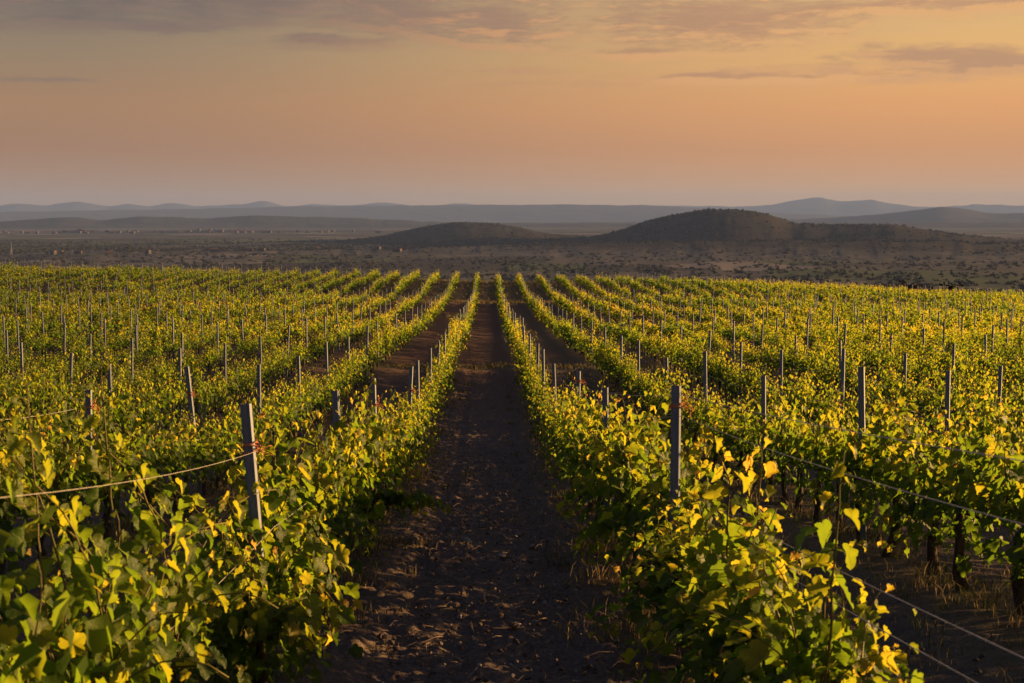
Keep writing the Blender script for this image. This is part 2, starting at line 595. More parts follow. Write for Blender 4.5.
def field_h(x, y):
    x, y = np.asarray(x, float), np.asarray(y, float)
    h = pchip(GP[:, 0], GP[:, 1], y)
    yy = np.clip(y / 187.0, 0, 1.3) ** 1.5
    xr = np.clip(x, 0, 130) / 70
    xl = np.clip(-x, 0, 130) / 65
    return h - 2.2 * xr ** 1.3 * yy + 1.9 * xl * yy + 0.25 * yy * np.sin(x / 19.0 + 1.0) * np.clip(np.abs(x) / 20, 0, 1)


def gz(x, y):
    return float(field_h(np.array([x]), np.array([y]))[0])


def build_field():
    xs = np.concatenate([np.arange(0, 1.5, 0.035), np.arange(1.5, 6.5, 0.14), np.arange(6.5, 20, 0.65), np.arange(20, 100, 4), np.arange(100, 420, 25)])
    xs = np.concatenate([-xs[:0:-1], xs])
    ys = [2.0]
    while ys[-1] < 760:
        ys.append(ys[-1] + max(0.035, 0.0024 * ys[-1] if ys[-1] < 60 else 0.012 * ys[-1]))
    ys = np.concatenate([[-2500, -900, -350, -120, -40, -15, -6, -3, -1, 0, 1], ys])
    X, Y = np.meshgrid(xs, ys)
    Z = field_h(X, Y)
    fade = np.clip((70 - Y) / 50, 0, 1) * (Y > 1.5)
    clod = np.clip(fbm(X * 9, Y * 9, 3, 3) * 2.4 + 0.1, -0.25, 1) * 0.05 + np.clip(fbm(X * 20, Y * 20, 2, 9) * 2.2 - 0.05, 0, 1) * 0.04
    fur = fbm(X * 3.2, Y * 0.7, 3, 21) * 0.10
    rut = sum(np.exp(-((X - c) / 0.13) ** 2) for c in (-0.62, 0.50)) * -0.035 * (Y > 1.5)
    Z = Z + rut * np.clip((60 - Y) / 30, 0, 1)
    ridge = 0.05 * np.cos((X + 0.05) / 1.3 * math.pi) * -1     # earth heaped a little under the rows
    Z = Z + fade * (clod * np.clip(1.5 - np.abs(np.abs(X) - 0.0) * 0.25, 0.4, 1) + fur * np.clip(1 - np.abs(X) / 9, 0.3, 1)) + ridge * (np.abs(X) < 60)
    ny, nx = X.shape
    i = (np.arange(ny - 1)[:, None] * nx + np.arange(nx - 1)[None]).ravel()
    f = np.stack([i, i + 1, i + nx + 1, i + nx], -1)
    o = link('field_ground', mesh('field_ground', np.stack([X, Y, Z], -1).reshape(-1, 3), [f], [M_SOIL], smooth=True))
    tag(o, kind='structure')


build_field()
VALLEY_Z = -72.0


def az_of_px(px):
    return YAW + math.atan((px - 512) / FPX)


# hills as real mounds: (name, distance, near half-depth, far half-depth, crest as pixel columns/rows turned into heights at that distance, material)
LAYERS = [
    ('mountain_range', 26000, 3000, 3000, [(-900, 205), (-300, 204), (0, 206), (20, 204), (50, 206), (60, 204.5), (80, 202), (112, 206.5), (132, 204.5), (152, 206), (172, 203.5), (200, 206.5), (220, 205.5), (245, 204.5), (265, 201.5),
     (288, 206), (320, 204.5), (350, 205.5), (380, 202.5), (420, 206), (440, 205.5), (455, 203), (500, 206), (560, 206), (650, 205), (720, 206.5), (760, 206), (790, 201), (815, 198), (840, 201.5),
     (868, 200), (890, 204), (930, 207.5), (980, 205), (1024, 206), (1300, 204), (1800, 206)], M_MOUNT, 6),
    ('mountain_plateau', 18000, 2600, 1800, [(-900, 214), (0, 212), (100, 210.5), (200, 209), (300, 206.5), (400, 205.5), (560, 204.5), (640, 205.5), (700, 208), (740, 211), (800, 214), (900, 217), (1100, 219), (1800, 217)], M_MOUNT, 5),
    ('mountain', 12000, 1500, 1500, [(-900, 224), (0, 224), (400, 223), (600, 222), (740, 221), (800, 219), (860, 215.5), (890, 213), (915, 210), (942, 207.5), (965, 209.5), (985, 212.5), (1005, 213.5), (1024, 213), (1080, 211), (1200, 216), (1800, 214)], M_MOUNT, 5),
    ('ridge', 9000, 900, 900, [(-900, 219), (0, 221), (40, 219), (70, 217), (105, 219.5), (150, 216.5), (210, 218), (260, 215.5), (320, 217), (380, 219), (430, 221.5), (520, 223), (700, 224), (1000, 222), (1800, 220)], M_MOUNT, 8),
    ('town_hill', 6200, 500, 700, [(-900, 236), (-200, 237), (0, 237), (30, 235), (60, 231), (80, 229.5), (110, 231), (150, 231.5), (200, 229.5), (250, 230.5), (300, 231.5), (360, 233), (420, 234), (520, 234), (700, 234), (1000, 233), (1800, 234)], M_TOWNHILL, 4),
    ('low_hill', 4100, 1000, 500, [(-900, 247), (0, 246), (150, 246), (250, 244.5), (330, 241), (375, 237), (410, 229.5), (440, 224), (463, 222), (490, 223), (515, 226.5), (540, 232), (570, 235.5), (600, 237), (680, 238), (1000, 240), (1800, 242)], M_HILL, 3),
    ('dark_hill', 3500, 620, 500, [(-900, 254), (300, 252), (450, 246), (540, 240), (590, 237), (612, 232.5), (642, 222), (660, 217.5), (677, 214), (695, 211), (712, 209.5), (740, 210), (765, 214), (780, 219), (795, 223), (825, 224.5), (850, 224.5),
     (882, 224), (905, 226), (925, 229), (950, 232.5), (980, 235.5), (1024, 238.5), (1200, 243), (1800, 246)], M_HILL, 3),
    ('foothill', 2950, 800, 400, [(-900, 252), (0, 249), (150, 248.5), (300, 249), (400, 248), (512, 245), (600, 242.5), (700, 241), (800, 240), (900, 239.5), (1024, 242), (1800, 245)], M_FOOT, 3),
]


def layer_h(L, az, r):
    name, D, wn, wf, prof, m, seed = L
    pa = np.array([az_of_px(p) for p, _ in prof])
    ph = np.array([(pix_dir(512 + 0 * p, y).z / math.hypot(pix_dir(512, y).x, pix_dir(512, y).y)) for p, y in prof]) * D
    fine = np.linspace(pa[0], pa[-1], 6000)
    cf = pchip(pa, ph, fine)
    kw = max(3, int(R(0.22 if name.endswith('hill') else 0.06) / (fine[1] - fine[0])))
    ker = np.hanning(2 * kw + 3)
    cf = np.convolve(np.pad(cf, kw + 1, 'edge'), ker / ker.sum(), 'valid')
    crest = np.interp(az, fine, cf)
    amp = {'mountain_range': 30, 'mountain_plateau': 14, 'mountain': 9, 'ridge': 9, 'town_hill': 5, 'low_hill': 3.0, 'dark_hill': 3.6, 'foothill': 2.5}[name]
    crest = crest + amp * fbm(az * 130, r / 900, 4, seed * 13)
    u = np.where(r < D, (D - r) / wn, (r - D) / wf)
    u = u + 0.08 * fbm(az * 60 + r / 900, r / 500, 5, seed * 7) * np.clip(u * 3, 0, 1)
    bump = np.where(u < 1, 0.5 + 0.5 * np.cos(np.pi * np.clip(u, 0, 1)), 0) ** 0.85
    return VALLEY_Z - 6 + (crest - VALLEY_Z + 6) * bump


def terrain_h(az, r):
    h = np.full(np.shape(az), VALLEY_Z) + 5 * fbm(az * 30, np.asarray(r) / 500, 4, 77)
    for L in LAYERS:
        h = np.maximum(h, layer_h(L, az, r))
    return h


def build_terrain():
    # the valley floor, one disc to the horizon
    az = np.concatenate([np.arange(-32, 34, 0.25), np.arange(34, 328, 4)]) * math.pi / 180
    rr = np.concatenate([[300, 450], np.geomspace(600, 30000, 110)])
    A, Q = np.meshgrid(az, rr)
    Z = VALLEY_Z + 5 * fbm(A * 30, Q / 500, 4, 77)
    V = np.stack([Q * np.sin(A), Q * np.cos(A), Z], -1)
    nr, na = A.shape
    i = np.arange(nr - 1)[:, None] * na + np.arange(na)[None]
    j = np.arange(nr - 1)[:, None] * na + (np.arange(na)[None] + 1) % na
    f = np.stack([i, j, j + na, i + na], -1).reshape(-1, 4)
    tag(link('valley', mesh('valley', V.reshape(-1, 3), [f], [M_VALLEY], smooth=True)), kind='structure')
    for L in LAYERS:
        az = np.arange(-30, 32, 0.06) * math.pi / 180
        D, wn, wf = L[1:4]
        rr = np.concatenate([D - wn * np.linspace(1.25, 0, 34), D + wf * np.linspace(0.05, 1.25, 16)])
        A, Q = np.meshgrid(az, rr)
        Z = layer_h(L, A, Q)
        V = np.stack([Q * np.sin(A), Q * np.cos(A), Z], -1)
        nr, na = A.shape
        i = (np.arange(nr - 1)[:, None] * na + np.arange(na - 1)[None]).ravel()
        f = np.stack([i, i + 1, i + na + 1, i + na], -1)
        tag(link(L[0], mesh(L[0], V.reshape(-1, 3), [f], [L[5]], smooth=True)), kind='structure')


build_terrain()


def build_haze():
    v, f = box(-31000, -31000, -95, 31000, 31000, 420)

    def b(T, out):
        pv = T.new('ShaderNodeVolumePrincipled')
        pv.inputs['Color'].default_value = (0.26, 0.41, 0.93, 1)
        pv.inputs['Density'].default_value = 4.7e-5
        pv.inputs['Anisotropy'].default_value = 0.0
        T.l.new(pv.outputs[0], out.inputs['Volume'])
    o = link('haze', mesh('haze', v, [f], [mat('valley_haze', b)]))
    tag(o, 'pale evening haze lying over the valley and the mountains', kind='stuff')


build_haze()

# ------------------------------------------------------------------ vines
half = [(0.0, 0.0), (0.15, -0.16), (0.37, -0.15), (0.51, 0.05), (0.43, 0.19), (0.58, 0.41), (0.47, 0.58), (0.30, 0.63), (0.22, 0.83), (0.0, 1.0)]


def leaf0():
    """five-lobed blade with a toothed margin, midrib vertices first"""
    mid = [(0, 0), (0, 0.36), (0, 0.66), (0, 1.0)]
    edge = []
    for (x0, y0), (x1, y1) in zip(half[:-1], half[1:]):
        edge.append((x0, y0))
        mx, my = (x0 + x1) / 2, (y0 + y1) / 2
        nx, ny = mx, my - 0.36
        ln = math.hypot(nx, ny) or 1
        edge.append((mx + 0.035 * nx / ln, my + 0.035 * ny / ln))
    edge = edge[1:]
    v = list(mid)
    f = []
    for s in (1, -1):
        b = len(v)
        v += [(s * x, y) for x, y in edge]
        seq = [0] + list(range(b, b + len(edge)))
        tri = []
        for k in range(len(seq) - 1):
            c = 1 if v[seq[k + 1]][1] < 0.70 else 2
            tri.append((c, seq[k], seq[k + 1]))
            if k and c == 2 and v[seq[k]][1] < 0.70:
                tri.append((1, seq[k], 2))
        tri.append((2, seq[-1], 3))
        f += tri if s > 0 else [t[::-1] for t in tri]
    return np.array(v, float), np.array(f)


def leaf1():
    v = [(0, 0.42), (0, 0), (0.38, -0.08), (0.52, 0.36), (0.26, 0.6), (0, 1), (-0.26, 0.6), (-0.52, 0.36), (-0.38, -0.08)]
    f = [(0, 1 + k, 1 + (k + 1) % 8) for k in range(8)]
    return np.array(v, float), np.array(f)


def leaf2():
    return np.array([(0, 0), (0.48, 0.35), (0, 1), (-0.48, 0.35)], float), np.array([(0, 1, 2), (0, 2, 3)])


LEAF = [leaf0(), leaf1(), leaf2()]


def norm(a):
    return a / np.maximum(np.linalg.norm(a, axis=-1, keepdims=True), 1e-9)


def leaves_mesh(P, Dv, Nv, S, T, fold, droop, lod, g):
    """P base, Dv base->tip, Nv normal, S size, T tint -> verts, faces, tint"""
    uv, f = LEAF[lod]
    n = len(P)
    Dv = norm(Dv)
    Xv = norm(np.cross(Dv, Nv))
    Zv = np.cross(Xv, Dv)
    lx, ly = uv[:, 0][None], uv[:, 1][None]
    wav = 0
    if lod == 0:
        th = np.arctan2(lx, ly - 0.36)
        rr = (lx ** 2 + (ly - 0.36) ** 2)
        wav = g.normal(0, 0.025, (n, len(uv)))
        for k in (2, 3, 5):
            wav = wav + g.normal(0, 0.30 / math.sqrt(k), (n, 1)) * rr * np.sin(k * th + g.uniform(0, 6.28, (n, 1)))
    lz = fold[:, None] * np.abs(lx) - droop[:, None] * ly ** 2 + wav
    lx = lx * (1 - 0.35 * np.clip(fold[:, None], 0, 1.2))
    V = P[:, None] + S[:, None, None] * (lx[..., None] * Xv[:, None] + ly[..., None] * Dv[:, None] + lz[..., None] * Zv[:, None])
    F = (np.arange(n)[:, None, None] * len(uv) + f[None]).reshape(-1, 3)
    return V.reshape(-1, 3), F, np.repeat(T, len(uv))


def shoot_path(base, d0, length, g, sag=0.035, step=0.06):
    n = max(4, int(length / step))
    p, d = np.array(base, float), norm(np.array(d0, float))
    pts = [p.copy()]
    for k in range(n):
        d = norm(d + np.array([g.normal(0, 0.10), g.normal(0, 0.10), -sag * (0.4 + k / n * 1.4) * (1 + 3 * (1 - abs(d[2])))]))
        p = p + d * step
        pts.append(p.copy())
    return np.array(pts)


def vine_data(seed, dens=1.0, keep=0.55, n_shoots=16, leaf_scale=0.72, spread=1.0, shoots=None, low=52):
    """one grapevine about its base: trunk path, cordon paths, shoot paths, leaf arrays"""
    g = np.random.default_rng(seed)
    lean = g.normal(0, 0.05, 2)
    tz = np.linspace(-0.06, 0.60, 7)
    trunk = np.stack([lean[0] * tz + g.normal(0, 0.012, 7), lean[1] * tz + g.normal(0, 0.015, 7), tz], -1)
    top = trunk[-1]
    cords = []
    for s in (-1, 1):
        u = np.linspace(0, 1, 6)
        cords.append(np.stack([top[0] * (1 - u) + g.normal(0, 0.012, 6), top[1] + s * 0.5 * u, top[2] + 0.06 * np.sqrt(u) + g.normal(0, 0.012, 6)], -1))
    paths = []
    if shoots is None:
        for k in range(n_shoots):
            yb = -0.52 + 1.04 * (k + g.uniform(0.1, 0.9)) / n_shoots
            side = g.normal(0, 0.34) * spread
            tall = g.random() < 0.28
            L = g.uniform(0.66, 1.02) if tall else g.uniform(0.30, 0.70)
            if tall:
                side *= 0.4
            sag = 0.03 if tall else (0.05 + 0.07 * min(abs(side), 1.0))
            paths.append(shoot_path((g.normal(0, 0.03), yb, 0.62 + g.normal(0, 0.03)), (side, g.normal(0, 0.22), 1.0), L, g, sag))
        for k in range(2):      # shoots that hang out to the side
            s = g.choice((-1, 1))
            paths.append(shoot_path((0.05 * s, g.uniform(-0.45, 0.45), 0.60), (s * 1.2, g.normal(0, 0.4), 0.5), g.uniform(0.4, 0.65), g, 0.11))
    else:
        paths = shoots(g)
    P, D, N, S, T, Fd, Dr, st = [], [], [], [], [], [], [], []

    def leaf(p, side, size, tint, tip=0.0):
        P.append(p)
        dv = side * 0.62 + np.array([0, 0, -0.5 - 0.7 * g.random()]) + g.normal(0, 0.30, 3)
        D.append(dv)
        N.append(np.array([side[0] * 0.95, side[1] * 0.7, 0.5]) + g.normal(0, 0.42, 3))
        S.append(size * leaf_scale)
        T.append(np.clip(tint, 0, 1))
        Fd.append(g.uniform(0.05, 0.45) + 0.7 * tip * g.random())
        Dr.append(g.uniform(-0.05, 0.40) + 0.3 * tip * g.random())
    for pts in paths:
        n = len(pts)
        for k in range(1, n):
            u = k / (n - 1)
            if g.random() > dens:
                continue
            a = g.uniform(-0.8, 0.8) + (0 if k % 2 else math.pi) + (0 if abs(pts[-1][0]) < 0.2 else 0.0)
            side = np.array([math.cos(a), math.sin(a), 0.1])
            size = (0.075 + 0.075 * math.sin(math.pi * min(1, u * 0.8 + 0.15))) * g.uniform(0.75, 1.2) * (1 - keep * u ** 3)
            tint = 0.14 + 0.50 * u ** 1.1 + g.normal(0, 0.10) + (0.25 if g.random() < 0.03 else 0)  # young tips yellower; darker low on the shoot, canopy shade put into the tint
            if u > 0.8 and g.random() < 0.16:
                tint += g.uniform(0.08, 0.34)
            pet = g.uniform(0.03, 0.075) * (1.1 - 0.7 * u)
            base = pts[k] + side * pet + np.array([0, 0, 0.02])
            st.append((pts[k], base))
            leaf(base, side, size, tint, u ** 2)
            for q in range(2):
                if g.random() < (0.50 if q == 0 else 0.22) * (1 - 0.75 * u):
                    a2 = g.uniform(0, 2 * math.pi)
                    s2 = np.array([math.cos(a2), math.sin(a2), 0.1])
                    leaf(pts[k] + s2 * g.uniform(0.04, 0.14) + np.array([0, 0, g.normal(0, 0.03)]), s2, size * g.uniform(0.6, 1.0), tint - 0.05 + g.normal(0, 0.1), 0.2)
    for k in range(low):
        s = g.choice((-1, 1))
        leaf(np.array([s * abs(g.normal(0.10, 0.10)), g.uniform(-0.52, 0.52), g.uniform(0.28, 0.74)]), np.array([s * 1.0, g.normal(0, 0.5), 0]), g.uniform(0.08, 0.14), g.uniform(0.0, 0.32))  # low leaves tinted dark, shade of the row gaps put into their colour
    arr = [np.array(v, float) for v in (P, D, N, S, T, Fd, Dr)]
    return dict(trunk=trunk, cords=cords, paths=paths, leaves=arr, stalks=st, g=g)


def foliage_mesh(name, vd, lod):
    v, f, t = leaves_mesh(*vd['leaves'], lod, vd['g'])
    at = {'tint': t}
    if lod == 0:
        at['rib'] = np.tile((LEAF[0][0][:, 0] == 0).astype(float), len(vd['leaves'][0]))
    return mesh(name, v, [f], [M_LEAF], attrs=at, smooth=(lod < 2))


def trunk_mesh(vd):
    a = Acc()
    tr = vd['trunk']
    r = np.linspace(0.042, 0.027, len(tr)) * vd['g'].uniform(0.85, 1.15, len(tr))
    r[0] *= 1.25
    a.add(*tube(tr, r, 8), smooth=True)
    for c in vd['cords']:
        a.add(*tube(c, np.linspace(0.022, 0.011, len(c)), 6), smooth=True)
    return a.build('trunk', [M_BARK])


def shoots_mesh(vd, stalks=True, thick=1.0):
    a = Acc()
    for p in vd['paths']:
        a.add(*tube(p, np.linspace(0.0046, 0.0018, len(p)) * thick, 5), at=np.concatenate([np.repeat(np.linspace(0.1, 0.9, len(p)), 5), [0.9]]), smooth=True)
    if stalks:
        for p, q in vd['stalks']:
            a.add(*tube([p, (p + q) / 2 + (0, 0, 0.008), q], 0.0012, 3, False), at=0.7)
    return a.build('shoots', [M_SHOOT])


def variants(n, lod, s0, **kw):
    out = []
    for k in range(n):
        vd = vine_data(s0 + k, **kw)
        out.append((trunk_mesh(vd), foliage_mesh('foliage', vd, lod), shoots_mesh(vd, lod == 0)))
    return out


NEAR = variants(18, 0, 100, spread=1.1)
FORE = variants(7, 0, 700, spread=1.15, leaf_scale=0.56, n_shoots=21, low=70)
MID = variants(12, 1, 300, spread=1.1)

ORD = ['zeroth', 'first', 'second', 'third', 'fourth', 'fifth', 'sixth', 'seventh', 'eighth', 'ninth', 'tenth', 'eleventh', 'twelfth', 'thirteenth', 'fourteenth', 'fifteenth',
       'sixteenth', 'seventeenth', 'eighteenth', 'nineteenth', 'twentieth', 'twenty-first', 'twenty-second', 'twenty-third', 'twenty-fourth', 'twenty-fifth', 'twenty-sixth',
       'twenty-seventh', 'twenty-eighth', 'twenty-ninth', 'thirtieth']
CREST = 187.0


def project(x, y, z):
    v = CM.transposed() @ Vector((x, y, z))
    if v.z > -0.2:
        return None
    return 512 + FPX * v.x / -v.z, 341.5 - FPX * v.y / -v.z


# posts: measured distances for the rows that can be read off the photograph, a regular spacing elsewhere
POST_Y = {('right', 1): [2.7, 9.2, 14.7, 19.8, 26.2], ('left', 1): [2.2, 8.0, 13.0, 17.3, 23.1, 27.6, 33.2], ('left', 2): [8.6, 13.9, 19.6, 24.4, 29.6, 35.0],
          ('right', 2): [3.2, 8.9, 14.2, 19.4, 24.6, 30.4], ('right', 3): [14.2, 19.6, 25.6, 31.0]}
posts = []
for side, k, x in ROWS:
    g = np.random.default_rng(1000 + k * 2 + (side == 'left'))
    ys = list(POST_Y.get((side, k), [3.2 + g.uniform(-0.5, 0.5)]))
    while ys[-1] < CREST - 3:
        ys.append(ys[-1] + 5.45 + g.normal(0, 0.22))
    for y in ys:
        if abs(x) < y * 0.42 + 10:
            posts.append([side, k, x + g.normal(0, 0.025), y, 1.80 + g.normal(0, 0.06), g.normal(0, 0.025), g.normal(0, 0.02), g.normal(0, 0.12)])
for p in posts:      # what the photograph shows of single posts
    if (p[0], p[1]) == ('left', 1) and abs(p[3] - 8.0) < 0.1:
        p[2], p[4], p[5], p[6], p[7] = -1.262, 1.70, -0.065, 0.0, 0.12
    if (p[0], p[1]) == ('right', 1) and abs(p[3] - 9.2) < 0.1:
        p[4], p[5], p[6], p[7] = 1.74, 0.0, 0.0, -0.12
    if (p[0], p[1]) == ('right', 1) and abs(p[3] - 14.7) < 0.1:
        p[4] = 1.66
    if (p[0], p[1]) == ('left', 1) and abs(p[3] - 13.0) < 0.1:
        p[4] = 1.70
    if p[3] > 28:
        p[4] -= min(0.30, (p[3] - 28) * 0.006)
    if (p[0], p[1]) == ('left', 2) and abs(p[3] - 19.6) < 0.1:
        p[4], p[5] = 1.88, -0.09
    if (p[0], p[1]) == ('right', 2) and abs(p[3] - 24.6) < 0.1:
        p[4] = 2.02
    if (p[0], p[1]) == ('right', 2) and abs(p[3] - 14.2) < 0.1:
        p[4] = 1.88
    if (p[0], p[1]) == ('right', 3) and abs(p[3] - 25.6) < 0.1:
        p[4] = 2.02
    if (p[0], p[1]) == ('left', 2) and abs(p[3] - 13.9) < 0.1:
        p[4] = 1.66

vines = []
for side, k, x in ROWS:
    g = np.random.default_rng(5000 + k * 2 + (side == 'left'))
    y = {('right', 1): 4.75, ('left', 1): 3.2}.get((side, k), 2.0 + g.uniform(0, 1))
    while y < CREST:
        if abs(x) < y * 0.40 + 9 and abs(y - 138.5) > 1.9 and abs(y - 51.5) > 0.9 and (g.random() > 0.05 or (k <= 3 and y < 20)):
            vig = float(fbm(np.array([x / 9.0 + 50]), np.array([y / 14.0 + 50]), 3, 31)[0])
            sc = g.uniform(0.78, 1.16) * (1 + 0.75 * vig)
            if y > 25 and vig < -0.12 and g.random() < 0.16:
                y += 1.05
                continue
            wd = g.uniform(0.90, 1.18)
            if y < 30:
                sc = min(max(sc, 0.86), 1.12)
            else:
                sc *= 0.88
                wd *= 0.88
            if side == 'right' and k <= 2 and y < 14:
                wd = g.uniform(1.2, 1.42)
            if k == 1 and (6.2 < y < 8.3 if side == 'left' else 7.2 < y < 9.6):
                sc = g.uniform(0.66, 0.78)
            elif side == 'left' and k == 1 and y <= 6.2:
                sc, wd = g.uniform(1.18, 1.3), g.uniform(1.1, 1.3)
            elif side == 'right' and k == 1 and y < 7.2:
                sc = g.uniform(0.82, 0.95)
            elif side == 'left' and y < (11 if k == 1 else 16) and k <= 3:
                sc, wd = g.uniform(0.95, 1.12), g.uniform(1.1, 1.3)
            vines.append([side, k, x + g.normal(0, 0.035), y, sc, int(g.integers(1 << 30)), wd])
        y += 1.03 + g.normal(0, 0.05)


def in_view(x, y, h, margin=25):
    p = [project(x, y, gz(x, y) + t) for t in (0.4, h)]
    return all(q is not None for q in p) and any(-margin < q[0] < 1024 + margin and -20 < q[1] < 690 + 60 for q in p)


vis = [v for v in vines if in_view(v[2], v[3], 1.3, 60 if v[3] < 12 else 15)]
vis.sort(key=lambda v: v[2] ** 2 + v[3] ** 2)
hero_v = vis[:299]
hero_set = set(id(v) for v in hero_v)
pvis = [p for p in posts if in_view(p[2], p[3], p[4], 4)]
pvis.sort(key=lambda p: p[2] ** 2 + p[3] ** 2)
hero_p = pvis[:300]
hero_pset = set(id(p) for p in hero_p)


def row_words(side, k):
    return '%s row %s of alley' % (ORD[k], side)


row_posts = {}
for p in hero_p:
    row_posts.setdefault((p[0], p[1]), []).append(p)
for v in row_posts.values():
    v.sort(key=lambda p: p[3])


def vine_label(v, counts):
    side, k, x, y, s = v[:5]
    look = 'tall' if s > 1.08 else 'low' if s < 0.92 else 'leafy'
    ps = [p[3] for p in row_posts.get((side, k), [])]
    behind = [i for i, q in enumerate(ps) if q <= y]
    pi = behind[-1] + 1 if behind else 0
    key = (side, k, pi)
    counts[key] = counts.get(key, 0) + 1
    n = counts[key]
    if pi:
        return '%s grapevine, %s behind the %s post of the %s' % (look, ORD[n], ORD[pi], row_words(side, k))
    return '%s grapevine, %s from the near end of the %s' % (look, ORD[n], row_words(side, k))


counts = {}
for v in sorted(hero_v, key=lambda v: v[3]):
    side, k, x, y, s, sd, w = v
    g = np.random.default_rng(sd)
    lib = FORE if y < 6.6 and side == 'left' else NEAR if y < 15 else MID
    tm, fm, sm = lib[int(g.integers(len(lib)))]
    root = link('grapevine', None, None, (x, y, gz(x, y) + 0.03))
    root.rotation_euler = (0, 0, g.choice((0, math.pi)) + g.normal(0, 0.06))
    root.scale = (w, 1.04, s)
    tag(root, vine_label(v, counts), 'grapevine', 'grapevines trained along the vineyard rows')
    link('trunk', tm, root)
    link('foliage', fm, root)
    link('shoots', sm, root)

# vines that the photograph shows growing out of line: their own shoots


def special_vine(x, y, label, shoots, low=0, leaf_scale=1.0, trunk=True, seed=900):
    vd = vine_data(seed, 1.0, 0.25, leaf_scale=leaf_scale, shoots=shoots, low=low)
    root = link('grapevine', None, None, (x, y, gz(x, y) + 0.03))
    tag(root, label, 'grapevine', 'grapevines trained along the vineyard rows')
    if trunk:
        link('trunk', trunk_mesh(vd), root)
    link('foliage', foliage_mesh('foliage', vd, 0), root)
    link('shoots', shoots_mesh(vd, True, 1.4), root)


def at_px(px, Y, py):
    """the point at distance Y (along +Y) seen at a pixel"""
    d = pix_dir(px, py)
    return np.array(d) * (Y / d.y)


# small vine at the very near end of the first row on the right
special_vine(1.25, 3.75, 'small young grapevine with few leaves at near end of first row right of alley',
             lambda g: [shoot_path((0, -0.05, 0.58), (-0.10, 0.05, 1), 0.62, g, 0.03), shoot_path((0, 0.12, 0.58), (0.15, 0.1, 1), 0.40, g, 0.04),
                        shoot_path((0, -0.15, 0.58), (-0.35, 0.0, 1), 0.35, g, 0.05)], 24, 0.72, True, 911)
# vine with two tall upright shoots, first row right
special_vine(1.22, 5.05, 'grapevine with one tall dark upright shoot, second in first row right of alley',
             lambda g: [shoot_path((-0.03, -0.1, 0.60), (0.0, 0.0, 1), 1.02, g, 0.008), shoot_path((0.05, 0.1, 0.60), (0.1, 0.1, 1), 0.6, g, 0.04),
                        shoot_path((0.0, 0.3, 0.60), (-0.3, 0.1, 1), 0.6, g, 0.05), shoot_path((0.05, -0.3, 0.60), (0.25, -0.1, 1), 0.5, g, 0.06)], 70, 0.72, True, 921)
special_vine(1.20, 6.45, 'grapevine with the tallest yellow leafy shoot, between others in first row right of alley',
             lambda g: [shoot_path((-0.02, 0.0, 0.60), (0.02, 0.0, 1), 1.05, g, 0.008), shoot_path((0.0, 0.05, 0.60), (0.05, 0.05, 1), 0.92, g, 0.015),
                        shoot_path((0.0, 0.3, 0.60), (-0.2, 0.1, 1), 0.6, g, 0.05), shoot_path((0.0, -0.3, 0.60), (0.2, 0.1, 1), 0.6, g, 0.05)], 80, 0.78, True, 931)
# a long shoot trailing out over the bare soil
special_vine(-1.22, 14.2, 'grapevine with a long green shoot trailing out over the bare soil, left of alley',
             lambda g: [shoot_path((0.05, 0.0, 0.55), (1.0, 0.25, 0.02), 0.95, g, 0.012), shoot_path((0.05, 0.05, 0.5), (1.0, 0.35, -0.05), 0.7, g, 0.02)], 6, 0.85, True, 941)
# tall dark cane at the bottom left
special_vine(-1.35, 4.9, 'grapevine with a bare dark cane and large leaves, near end of first row left',
             lambda g: [shoot_path((0.0, 0.0, 0.60), (-0.18, 0.0, 1), 0.90, g, 0.012), shoot_path((0.0, -0.3, 0.60), (0.25, 0, 1), 0.65, g, 0.05),
                        shoot_path((0.0, 0.3, 0.60), (0.3, 0, 1), 0.6, g, 0.05)], 14, 0.76, True, 951)
special_vine(-1.10, 6.9, 'bushy low grapevine spilling onto the bare soil beside leaning steel post, left of alley',
             lambda g: [shoot_path((0.0, g.uniform(-0.5, 0.5), 0.60), (g.uniform(-0.3, 0.9), g.normal(0, 0.3), 1), g.uniform(0.3, 0.55), g, g.uniform(0.08, 0.18)) for _ in range(22)], 130, 0.76, True, 961)


